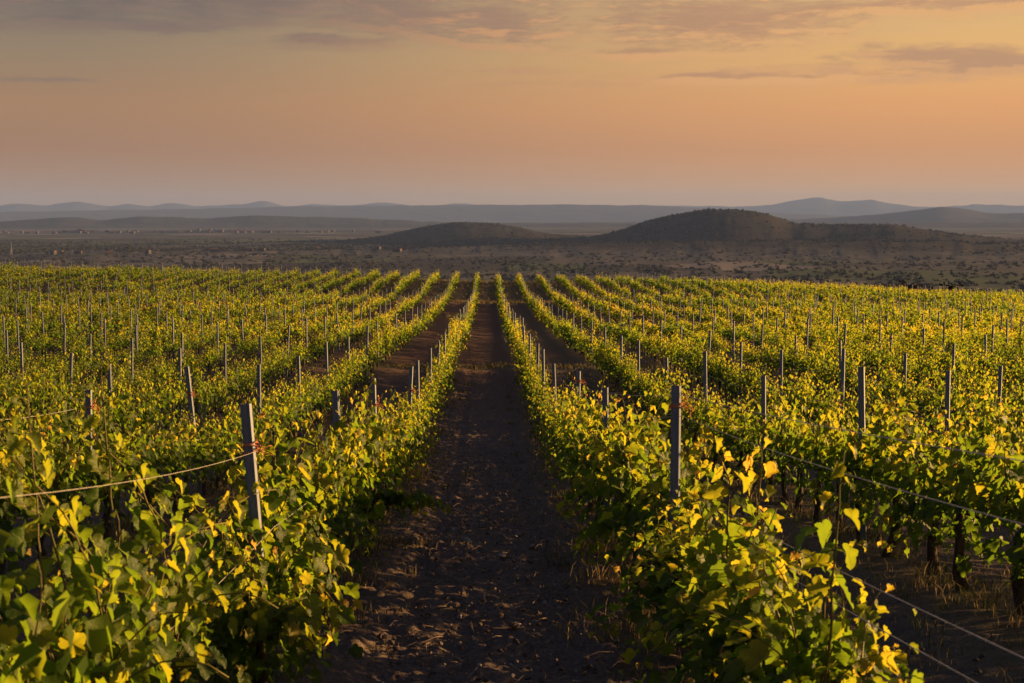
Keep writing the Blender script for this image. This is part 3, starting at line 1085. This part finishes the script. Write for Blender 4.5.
def bulk():
    """every other vine of the hillside, one mesh"""
    libs = {}
    for lod, (n, kw) in {0: (10, dict(n_shoots=13, spread=0.95)), 1: (10, dict(n_shoots=10, dens=0.62, leaf_scale=1.35, low=14, spread=0.62)),
                         2: (10, dict(n_shoots=8, dens=0.40, leaf_scale=1.75, low=7, spread=0.58))}.items():
        L = []
        for k in range(n):
            vd = vine_data(2000 + 50 * lod + k, **kw)
            v, f, t = leaves_mesh(*vd['leaves'], 1 if lod == 0 else 2, vd['g'])
            tv, tf = tube(vd['trunk'][[0, 3, 6]], [0.045, 0.035, 0.03], 4, False)
            L.append((v, f, t, tv, tf[0]))
        libs[lod] = L
    V, Fl, T, Ft = [], [], [], []
    n = 0
    for v in vines:
        if id(v) in hero_set:
            continue
        side, k, x, y, s, sd, w = v
        g = np.random.default_rng(sd)
        lod = 0 if y < 60 else 1 if y < 100 else 2
        lv, lf, lt, tv, tf = libs[lod][int(g.integers(10))]
        flip = -1 if g.random() < 0.5 else 1
        if y > 55:
            s *= 0.93
        sc = np.array([flip * w, flip * 1.04, s])
        base = np.array([x, y, gz(x, y) + 0.03])
        V.append(lv * sc + base)
        Fl.append(lf + n)
        T.append(np.clip(lt + g.normal(0, 0.05) + 0.55 * float(fbm(np.array([x / 11.0]), np.array([y / 17.0]), 3, 63)[0]), 0, 1))
        n += len(lv)
        V.append(tv * sc + base)
        Ft.append(tf + n)
        T.append(np.full(len(tv), 0.5))
        n += len(tv)
    Fl, Ft = np.concatenate(Fl), np.concatenate(Ft)
    me = mesh('vineyard_foliage', np.concatenate(V), [Fl, Ft], [M_LEAF, M_BARK], np.concatenate([np.zeros(len(Fl)), np.ones(len(Ft))]), {'tint': np.concatenate(T)})
    tag(link('distant_grapevines', me), 'rows of yellow-green grapevines covering the far slope up to its crest', 'grapevines', 'grapevines trained along the vineyard rows', 'stuff')


bulk()

# ------------------------------------------------------------------ posts


def post_mesh(h, simple=False):
    """cold-formed channel: chamfered web towards the camera, flanges with wire notches behind"""
    a = Acc()
    W, D, c, t = 0.032, 0.036, 0.012, 0.003
    out = [(W - 0.012, D), (W, D - 0.004), (W, c), (W - c, 0), (0.010, 0), (0.006, 0.004), (-0.006, 0.004), (-0.010, 0), (-W + c, 0), (-W, c), (-W, D - 0.004), (-W + 0.012, D)]
    inn = [(W - 0.012, D - t), (W - t, D - 0.006), (W - t, c + 0.001), (W - c - 0.001, t), (0.010, t), (0.006, 0.004 + t), (-0.006, 0.004 + t), (-0.010, t), (-W + c + 0.001, t), (-W + t, c + 0.001), (-W + t, D - 0.006), (-W + 0.012, D - t)]
    ring = out + inn[::-1]
    n = len(ring)
    v = np.array([(x, y, z) for z in (-0.3, h) for x, y in ring])
    i = np.arange(n)
    f = [np.stack([i, (i + 1) % n, n + (i + 1) % n, n + i], -1)]
    m = len(out)
    f.append(np.array([[n + k, n + k + 1, n + n - 2 - k, n + n - 1 - k] for k in range(m - 1)]))
    a.add(v, f)
    if not simple:
        for z in np.arange(0.35, h - 0.03, 0.095):
            for s in (-1, 1):
                bx = box(min(s * W, s * (W + 0.007)), 0.014, z, max(s * W, s * (W + 0.007)), 0.022, z + 0.022)
                bx[0][4:, 0] -= s * 0.003
                a.add(*bx)
    return a


PM = [post_mesh(h).build('steel_post', [M_STEEL]) for h in (1.66, 1.74, 1.80, 1.88, 2.02)]
PH = np.array([1.66, 1.74, 1.80, 1.88, 2.02])


def twine_mesh(seed, ends=9):
    g = np.random.default_rng(seed)
    a = Acc()
    for k in range(4):      # loops round the post
        th = np.linspace(0, 2 * math.pi, 15)
        z = g.normal(0, 0.012)
        a.add(*tube(np.stack([0.047 * np.cos(th), 0.017 + 0.032 * np.sin(th), z + 0.012 * np.sin(th * 1 + k)], -1), 0.0028, 4, False))
    for k in range(ends):   # loose frayed ends
        p = np.array([0.045, -0.012, g.normal(0, 0.012)])
        d = norm(np.array([g.uniform(0.3, 1), g.uniform(-1, 0.2), g.uniform(-0.8, 0.7)]))
        pts = [p]
        for q in range(4):
            d = norm(d + g.normal(0, 0.5, 3) + np.array([0, 0, -0.15]))
            pts.append(pts[-1] + d * 0.025)
        a.add(*tube(pts, 0.0024, 4, False))
    return a.build('twine_tie', [M_TWINE])


TW = [twine_mesh(s) for s in (1, 2, 3)]
pc = {}
for p in sorted(hero_p, key=lambda p: p[3]):
    side, k, x, y, h, lx, ly, rz = p
    i = int(np.argmin(np.abs(PH - h)))
    o = link('steel_post', PM[i], None, (x, y, gz(x, y)))
    o.rotation_euler = (ly, lx, rz)
    pc[(side, k)] = pc.get((side, k), 0) + 1
    n = pc[(side, k)]
    look = 'leaning' if abs(lx) > 0.045 else 'tall' if h > 1.87 else 'short' if h < 1.73 else 'grey'
    tag(o, '%s steel post, %s along the %s' % (look, ORD[n], row_words(side, k)), 'post', 'steel posts along the vine rows')
    tie = {('right', 1): [9.2, 19.8], ('left', 1): [8.0, 17.3, 23.1], ('left', 2): [13.9, 19.6]}.get((side, k), [])
    if any(abs(y - q) < 0.1 for q in tie):
        zt = {('right', 1): 1.66, ('left', 1): 1.42, ('left', 2): 1.50}[(side, k)]
        tw = link('twine_tie', TW[int(y * 7) % 3], o, (0, 0, min(zt, h - 0.12)))
        tw['label'] = 'frayed orange twine tied round the post'
a = Acc()
small = post_mesh(1.0, True)
for p in posts:
    if id(p) in hero_pset:
        continue
    side, k, x, y, h, lx, ly, rz = p
    for vv, ff in [(np.concatenate(small.v), small.f)]:
        q = vv.copy()
        q[:, 2] = np.where(q[:, 2] > 0.5, h, -0.3)
        q[:, 0] += lx * q[:, 2]
        a.add(q + np.array([x, y, gz(x, y)]), [f_ for f_ in ff])
tag(link('distant_steel_posts', a.build('distant_steel_posts', [M_STEEL])), 'thin grey posts sticking out of the vines on the far slope', 'posts', 'steel posts along the vine rows', 'stuff')

# ------------------------------------------------------------------ wires


def wire(side, k, heights, label, ymax=46, sag=0.06, rad=0.0016):
    """heights: one height above ground, or {post index: height} for the first posts"""
    ps = sorted([p for p in posts if (p[0], p[1]) == (side, k) and p[3] < ymax], key=lambda p: p[3])
    g = np.random.default_rng(hash2(np.array([k * 7 + len(label)]), np.array([int(len(heights) * 10)]))[0].__hash__() % 99991)
    pts = []
    for i, (p, q) in enumerate(zip(ps[:-1], ps[1:])):
        ha, hb = heights[min(i, len(heights) - 1)], heights[min(i + 1, len(heights) - 1)]
        s = sag * g.uniform(0.4, 1.5)
        for u in np.linspace(0, 1, 12, endpoint=False):
            x, y = p[2] + (q[2] - p[2]) * u, p[3] + (q[3] - p[3]) * u
            za, zb = gz(p[2], p[3]) + ha, gz(q[2], q[3]) + hb
            pts.append((x + 0.042, y, za + (zb - za) * u - s * 4 * u * (1 - u)))
    aa = Acc()
    aa.add(*tube(pts, rad, 5, False), smooth=True)
    tag(link('trellis_wire', aa.build('trellis_wire', [M_WIRE])), label, 'wire', 'trellis wires strung along the rows')


wire('right', 1, [1.84, 1.68, 1.60], 'uppermost pale slack wire of the first row right of the bare alley', sag=0.03, rad=0.0018)
wire('right', 1, [1.69, 1.54, 1.48], 'second pale slack wire from the top in first row right of alley', sag=0.04, rad=0.0017)
wire('right', 1, [1.38, 1.06, 1.0], 'third wire from the top in first row right of alley', sag=0.03, rad=0.0019)
wire('right', 1, [1.26, 0.92, 0.8], 'lowest thin wire of the first row right of the bare alley', sag=0.03, rad=0.0018)
wire('left', 1, [1.86, 1.42, 1.45], 'upper pale slack wire of the first row left of the bare alley', ymax=9, sag=0.09, rad=0.0011)
wire('left', 1, [1.0, 0.95], 'lower wire among leaves of the first row left of the bare alley')
wire('right', 2, [1.66, 1.62, 1.58], 'uppermost wire of the second row right of the bare alley', sag=0.08)
wire('right', 2, [1.38, 1.36], 'middle sagging wire of the second row right of the bare alley', sag=0.14)
wire('right', 2, [1.0, 0.96], 'lower wire of the second row right of the bare alley', sag=0.05)
wire('left', 2, [1.55, 1.50], 'upper wire of the second row left of the bare alley', ymax=15, sag=0.06)
wire('right', 3, [1.58, 1.55], 'upper wire of the third row right of the bare alley', sag=0.10)

# ------------------------------------------------------------------ on the ground


def ray_ground(px, py):
    d = pix_dir(px, py)
    lo, hi = 1.0, 260.0
    for _ in range(60):
        mid = (lo + hi) / 2
        p = d * mid
        if p.z > gz(p.x, p.y):
            lo = mid
        else:
            hi = mid
    return d * lo


def rock(seed, sub=2):
    import bmesh
    g = np.random.default_rng(seed)
    bm = bmesh.new()
    bmesh.ops.create_icosphere(bm, subdivisions=sub, radius=1)
    v = np.array([x.co for x in bm.verts])
    f = np.array([[q.index for q in p.verts] for p in bm.faces])
    bm.free()
    for _ in range(9):
        n = norm(g.normal(size=3))
        d = g.uniform(0.45, 0.85)
        over = np.maximum(v @ n - d, 0)
        v = v - over[:, None] * n
    v = v * (1 + g.normal(0, 0.02, (len(v), 1)))
    return v * np.array([1.0, 0.8, 0.62]), f


STONES = [(467, 543, 0.075, 'largest pale rounded stone lying on the bare soil of the alley'), (502, 557, 0.062, 'pale flat stone beside the largest one on the bare alley soil'),
          (519, 535, 0.045, 'small pale stone farther back on the bare alley soil'), (533, 547, 0.04, 'small tan stone near the right edge of the bare alley'),
          (515, 627, 0.055, 'long flat brown stone lying on the alley soil close to camera'), (440, 608, 0.035, 'small dull pebble stone left of the alley centre'),
          (597, 492, 0.05, 'pale stone under the vines at the right edge of alley')]
for i, (px, py, s, lab) in enumerate(STONES):
    p = ray_ground(px, py)
    v, f = rock(40 + i)
    sc = np.array([s * (1.5 if i in (1, 4) else 1.0), s, s * (0.6 if i in (1, 4) else 1.0)])
    o = link('stone', mesh('stone', v * sc, [f], [M_STONE], smooth=False), None, (p.x, p.y, p.z + s * 0.25))
    o.rotation_euler = (0.1, 0.1, i * 1.3)
    tag(o, lab, 'stone', 'stones on the alley soil')

a = Acc()
rk = [rock(70 + i, 1) for i in range(5)]
for i in range(1100):
    y = 6.5 + 34 * rng.random() ** 1.8
    x = rng.uniform(-1.2, 1.1) if rng.random() < 0.7 else rng.uniform(1.3, 8)
    s = 0.007 + 0.024 * rng.random() ** 4
    v, f = rk[i % 5]
    c, s_ = math.cos(i), math.sin(i)
    a.add((v * s) @ np.array([[c, s_, 0], [-s_, c, 0], [0, 0, 1]]) + (x, y, gz(x, y) + 0.02 + s * 0.2), f)
tag(link('gravel', a.build('gravel', [M_STONE])), 'small pale gravel scattered over the ploughed alley soil', 'gravel', None, 'stuff')
a = Acc()
for i in range(3600):
    y = 6.3 + 22 * rng.random() ** 1.8
    x = rng.uniform(-1.25, 1.15) if rng.random() < 0.8 else rng.uniform(1.4, 3.7)
    sz = 0.009 + 0.032 * rng.random() ** 3.0
    v, f = rk[int(rng.integers(5))]
    c, s_ = math.cos(i * 1.7), math.sin(i * 1.7)
    a.add((v * sz) @ np.array([[c, s_, 0], [-s_, c, 0], [0, 0, 1]]) + (x, y, gz(x, y) + 0.018 + sz * 0.15), f)
tag(link('soil_clods', a.build('soil_clods', [M_SOIL])), 'dark crumbly clods of ploughed soil in the alley', 'soil', None, 'stuff')
a = Acc()
for i in range(420):
    y = 6.5 + 24 * rng.random() ** 1.6
    x = rng.normal(0, 0.7)
    L = rng.uniform(0.05, 0.24)
    th = rng.uniform(0, math.pi)
    p = np.array([x, y, gz(x, y) + 0.035])
    d = np.array([math.cos(th), math.sin(th), rng.normal(0, 0.1)]) * L
    k = np.array([rng.normal(0, 0.02), rng.normal(0, 0.02), 0.02])
    a.add(*tube([p, p + d * 0.5 + k, p + d], rng.uniform(0.0018, 0.004), 4, False))
tag(link('pruned_twigs', a.build('pruned_twigs', [M_TWIG])), 'dead twigs and vine prunings strewn over the alley soil', 'twigs', None, 'stuff')


def blades(name, spots, label, cat='grass'):
    """spots: (x, y, height, tint, lean)"""
    S = np.array(spots)
    n = len(S)
    x, y, h, t = S.T
    z = field_h(x, y)
    th = rng.uniform(0, 2 * math.pi, n)
    w = np.stack([np.cos(th), np.sin(th), np.zeros(n)], -1) * (0.0011 + 0.0055 * h + 0.00022 * y)[:, None]
    ln = rng.normal(0, 0.38, (n, 3)) * h[:, None]
    ln[:, 2] = 0
    b = np.stack([x, y, z - 0.01], -1)
    m = b + ln * 0.35 + np.stack([0 * h, 0 * h, h * 0.6], -1)
    tip = b + ln * 1.1 + np.stack([0 * h, 0 * h, h * rng.uniform(0.75, 1.0, n)], -1)
    V = np.stack([b - w, b + w, m + w * 0.7, m - w * 0.7, tip], 1).reshape(-1, 3)
    i = np.arange(n) * 5
    me = mesh(name, V, [np.stack([i, i + 1, i + 2, i + 3], -1), np.stack([i + 3, i + 2, i + 4], -1)], [M_STRAW], attrs={'tint': np.repeat(np.clip(t, 0, 1), 5)})
    tag(link(name, me), label, cat, None, 'stuff')


sp = []


def tuft(x, y, n, h, t, r):
    for _ in range(n):
        sp.append((x + rng.normal(0, r), y + rng.normal(0, r), h * rng.uniform(0.4, 1.15), t + rng.normal(0, 0.18)))


for side, k, x in ROWS:
    if k > 6:
        continue
    for _ in range(1300 if k <= 2 else 520):
        y = 3.5 + 42 * rng.random() ** 1.7
        off = rng.normal(0, 0.33)
        if abs(x + off) > y * 0.42 + 1.5:
            continue
        if vnoise(np.array([y * 0.7]), np.array([k * 3.3 + (side == 'left') * 50]))[0] < 0.30:
            continue
        tuft(x + off, y, int(rng.integers(5, 16)), rng.uniform(0.07, 0.30) * (1.0 if abs(off) < 0.35 else 0.55), rng.choice([0.15, 0.35, 0.6, 0.85]), 0.05)
for k in range(1, 6):       # the weedy alleys on the right
    for _ in range(620):
        y = 4 + 44 * rng.random() ** 1.6
        x = 1.25 + 2.6 * (k - 1) + rng.uniform(0.3, 2.3)
        if abs(x) < y * 0.42 + 1.5:
            tuft(x, y, int(rng.integers(4, 14)), rng.uniform(0.05, 0.22), rng.choice([0.15, 0.5, 0.8]), 0.08)
for (px, py, n, h, t) in [(665, 452, 260, 0.5, 0.6), (702, 470, 160, 0.4, 0.7), (645, 440, 160, 0.45, 0.45), (418, 455, 260, 0.38, 1.0), (405, 482, 220, 0.34, 1.0), (396, 510, 160, 0.2, 1.0), (612, 590, 120, 0.30, 0.8), (598, 560, 120, 0.28, 0.9), (575, 520, 100, 0.25, 0.9), (350, 590, 120, 0.28, 0.9), (335, 625, 120, 0.28, 0.6), (640, 640, 140, 0.35, 0.7), (380, 545, 120, 0.15, 1.0)]:
    p = ray_ground(px, py)
    tuft(p.x, p.y, n, h, t, 0.16)
blades('dry_grass', sp, 'dry grass and weeds growing along the feet of the vine rows')
sp = []
for _ in range(9000):
    x = rng.uniform(-30, 32)
    sp.append((x, 51.5 + rng.normal(0, 0.55) + 0.4 * math.sin(x), rng.uniform(0.06, 0.20), rng.uniform(0.1, 0.9)))
for _ in range(14000):
    x = rng.uniform(-62, 66)
    sp.append((x, 138.5 + rng.normal(0, 0.9), rng.uniform(0.10, 0.28), rng.uniform(0.3, 1.0)))
for _ in range(22000):
    x = rng.uniform(-75, 80)
    sp.append((x, rng.uniform(141, 192), rng.uniform(0.08, 0.25), rng.uniform(0.2, 0.9)))
blades('grass_strip', sp, 'tan and green grass on the strips that cross the rows')

# ------------------------------------------------------------------ the valley: scrub, shrubs, houses, a mast


def clump(g, n=26):
    """a leafy clump of unit size: many small faces through an uneven volume"""
    c = g.normal(0, 0.38, (n, 3))
    c[:, 2] = np.abs(c[:, 2]) + 0.15
    d = norm(g.normal(size=(n, 3)))
    e = norm(np.cross(d, g.normal(size=(n, 3))))
    s = g.uniform(0.22, 0.42, n)[:, None]
    V = np.stack([c - d * s, c + e * s * 0.8, c + d * s, c - e * s * 0.8], 1).reshape(-1, 3)
    i = np.arange(n) * 4
    return V, np.stack([i, i + 1, i + 2, i + 3], -1)


CL = [clump(np.random.default_rng(i)) for i in range(8)]
V, F, T = [], [], []
n = 0
N = 17000
rad_ = np.where(np.arange(N) < 9000, rng.random(N), rng.uniform(0.66, 0.93, N))
rad_ = 1250 * (4300 / 1250) ** rad_
azs = rng.uniform(R(-23), R(25), N)
keep_ = (vnoise(azs * 45, np.log(rad_) * 22, 5) > 0.42) | (rng.random(N) > 0.75)
hts = terrain_h(azs, rad_)
for i in np.nonzero(keep_)[0]:
    r, az, z = rad_[i], azs[i], hts[i]
    s = rng.uniform(1.4, 3.4) * (1 + 0.5 * (rng.random() < 0.1))
    v, f = CL[i % 8]
    V.append(v * np.array([s * 1.2, s * 1.2, s]) + np.array([r * math.sin(az), r * math.cos(az), z - 0.2]))
    F.append(f + n)
    T.append(np.full(len(v), np.clip(rng.normal(0.35, 0.3), 0, 1)))
    n += len(v)
tag(link('scrub', mesh('scrub', np.concatenate(V), [np.concatenate(F)], [M_SCRUB], attrs={'tint': np.concatenate(T)})), 'dark scrub dotted over the valley floor and the hills', 'scrub', None, 'stuff')


def far_point(px, r):
    az = az_of_px(px)
    return np.array([r * math.sin(az), r * math.cos(az), float(terrain_h(np.array([az]), np.array([r]))[0])])


def field_shrub(px, Y, h, label, tint, w=1.0, seed=0):
    x = Y * math.tan(az_of_px(px))
    root = link('shrub', None, None, (x, Y, gz(x, Y)))
    tag(root, label, 'shrub', 'shrubs beyond the vineyard')
    g = np.random.default_rng(seed)
    a = Acc()
    for k in range(4):
        e = np.array([g.normal(0, 0.22) * h * w, g.normal(0, 0.22) * h, h * 0.6])
        a.add(*tube([np.zeros(3) - (0, 0, 0.2), e * 0.5 + g.normal(0, 0.05, 3), e], [0.06 * h / 2, 0.04 * h / 2, 0.02 * h / 2], 5))
    link('trunk', a.build('trunk', [M_BARK]), root)
    a = Acc()
    for k in range(46):
        v, f = CL[k % 8]
        c = g.normal(0, 0.26, 3) * np.array([h * w, h * w, h * 0.75]) + (0, 0, h * 0.58)
        c[2] = max(c[2], 0.12 * h)
        a.add(v * h * g.uniform(0.10, 0.2) + c, f, at=np.clip(tint + g.normal(0, 0.15), 0, 1))
    link('crown', a.build('crown', [M_SCRUB]), root)


field_shrub(952, 225, 3.6, 'low dark shrub standing just beyond the right edge of the vines', 0.05, 1.6, 1)
field_shrub(912, 300, 8.0, 'pale tan airy shrub rising behind the vines on the right', 1.0, 0.6, 2)
field_shrub(884, 245, 4.0, 'small dark bush beside the pale airy shrub beyond the vines', 0.25, 1.3, 3)


def house_mesh(w, d, h, g):
    a = Acc()
    a.add(*box(-w / 2, -d / 2, -1, w / 2, d / 2, h))
    a.add([(-w / 2 - .4, -d / 2 - .4, h), (w / 2 + .4, -d / 2 - .4, h), (w / 2 + .4, d / 2 + .4, h), (-w / 2 - .4, d / 2 + .4, h), (-w / 2, 0, h + d * 0.3), (w / 2, 0, h + d * 0.3)],
          [np.array([(0, 1, 5, 4), (2, 3, 4, 5)]), np.array([(0, 4, 3), (1, 2, 5)])], 1)
    return a.build('house', [M_PLASTER, M_TILE])


HM = [house_mesh(10, 8, 5.5, None), house_mesh(14, 9, 6, None), house_mesh(9, 9, 8, None), house_mesh(18, 10, 7, None)]
for i in range(76):
    if i < 66:
        px, r = rng.uniform(0, 345) if i < 48 else rng.uniform(-60, 480), rng.uniform(5750, 6100)
        lab, grp = 'tiny pale house of the hazy town on the far ridge', 'houses of the hazy town'
    else:
        px, r = rng.choice([rng.uniform(5, 200), rng.uniform(350, 410), rng.uniform(80, 330)]), rng.uniform(2650, 2900)
        lab, grp = 'tiny house with red roof in the dark valley scrub', 'red-roofed houses in the valley'
    p = far_point(px, r)
    o = link('house', HM[int(rng.integers(4))], None, p)
    o.rotation_euler = (0, 0, rng.uniform(-0.5, 0.5))
    o.scale = (0.9, 0.9, 0.7)
    if i < 66:
        o.scale = (1.2, 1.2, 0.9)
    tag(o, lab, 'house', grp)

p = far_point(12, 2700)
a = Acc()
for s in ((1, 1), (1, -1), (-1, 1), (-1, -1)):
    a.add(*tube([(s[0] * 1.6, s[1] * 1.6, -1), (s[0] * 0.5, s[1] * 0.5, 22)], 0.28, 4))
for z in range(2, 22, 3):
    w = 1.6 - 1.1 * z / 22
    for q in (((-w, -w, z), (w, -w, z + 2.6)), ((w, -w, z), (-w, -w, z + 2.6)), ((-w, w, z), (w, w, z + 2.6)), ((-w, -w, z), (-w, w, z + 2.6)), ((w, -w, z), (w, w, z + 2.6))):
        a.add(*tube(q, 0.15, 4))
a.add(*tube([(-5, 0, 19), (5, 0, 19)], 0.25, 4))
a.add(*tube([(-3.5, 0, 16), (3.5, 0, 16)], 0.25, 4))
tag(link('pylon', a.build('pylon', [M_MAST]), None, p), 'thin lattice pylon standing in the valley by the red-roofed houses', 'pylon')
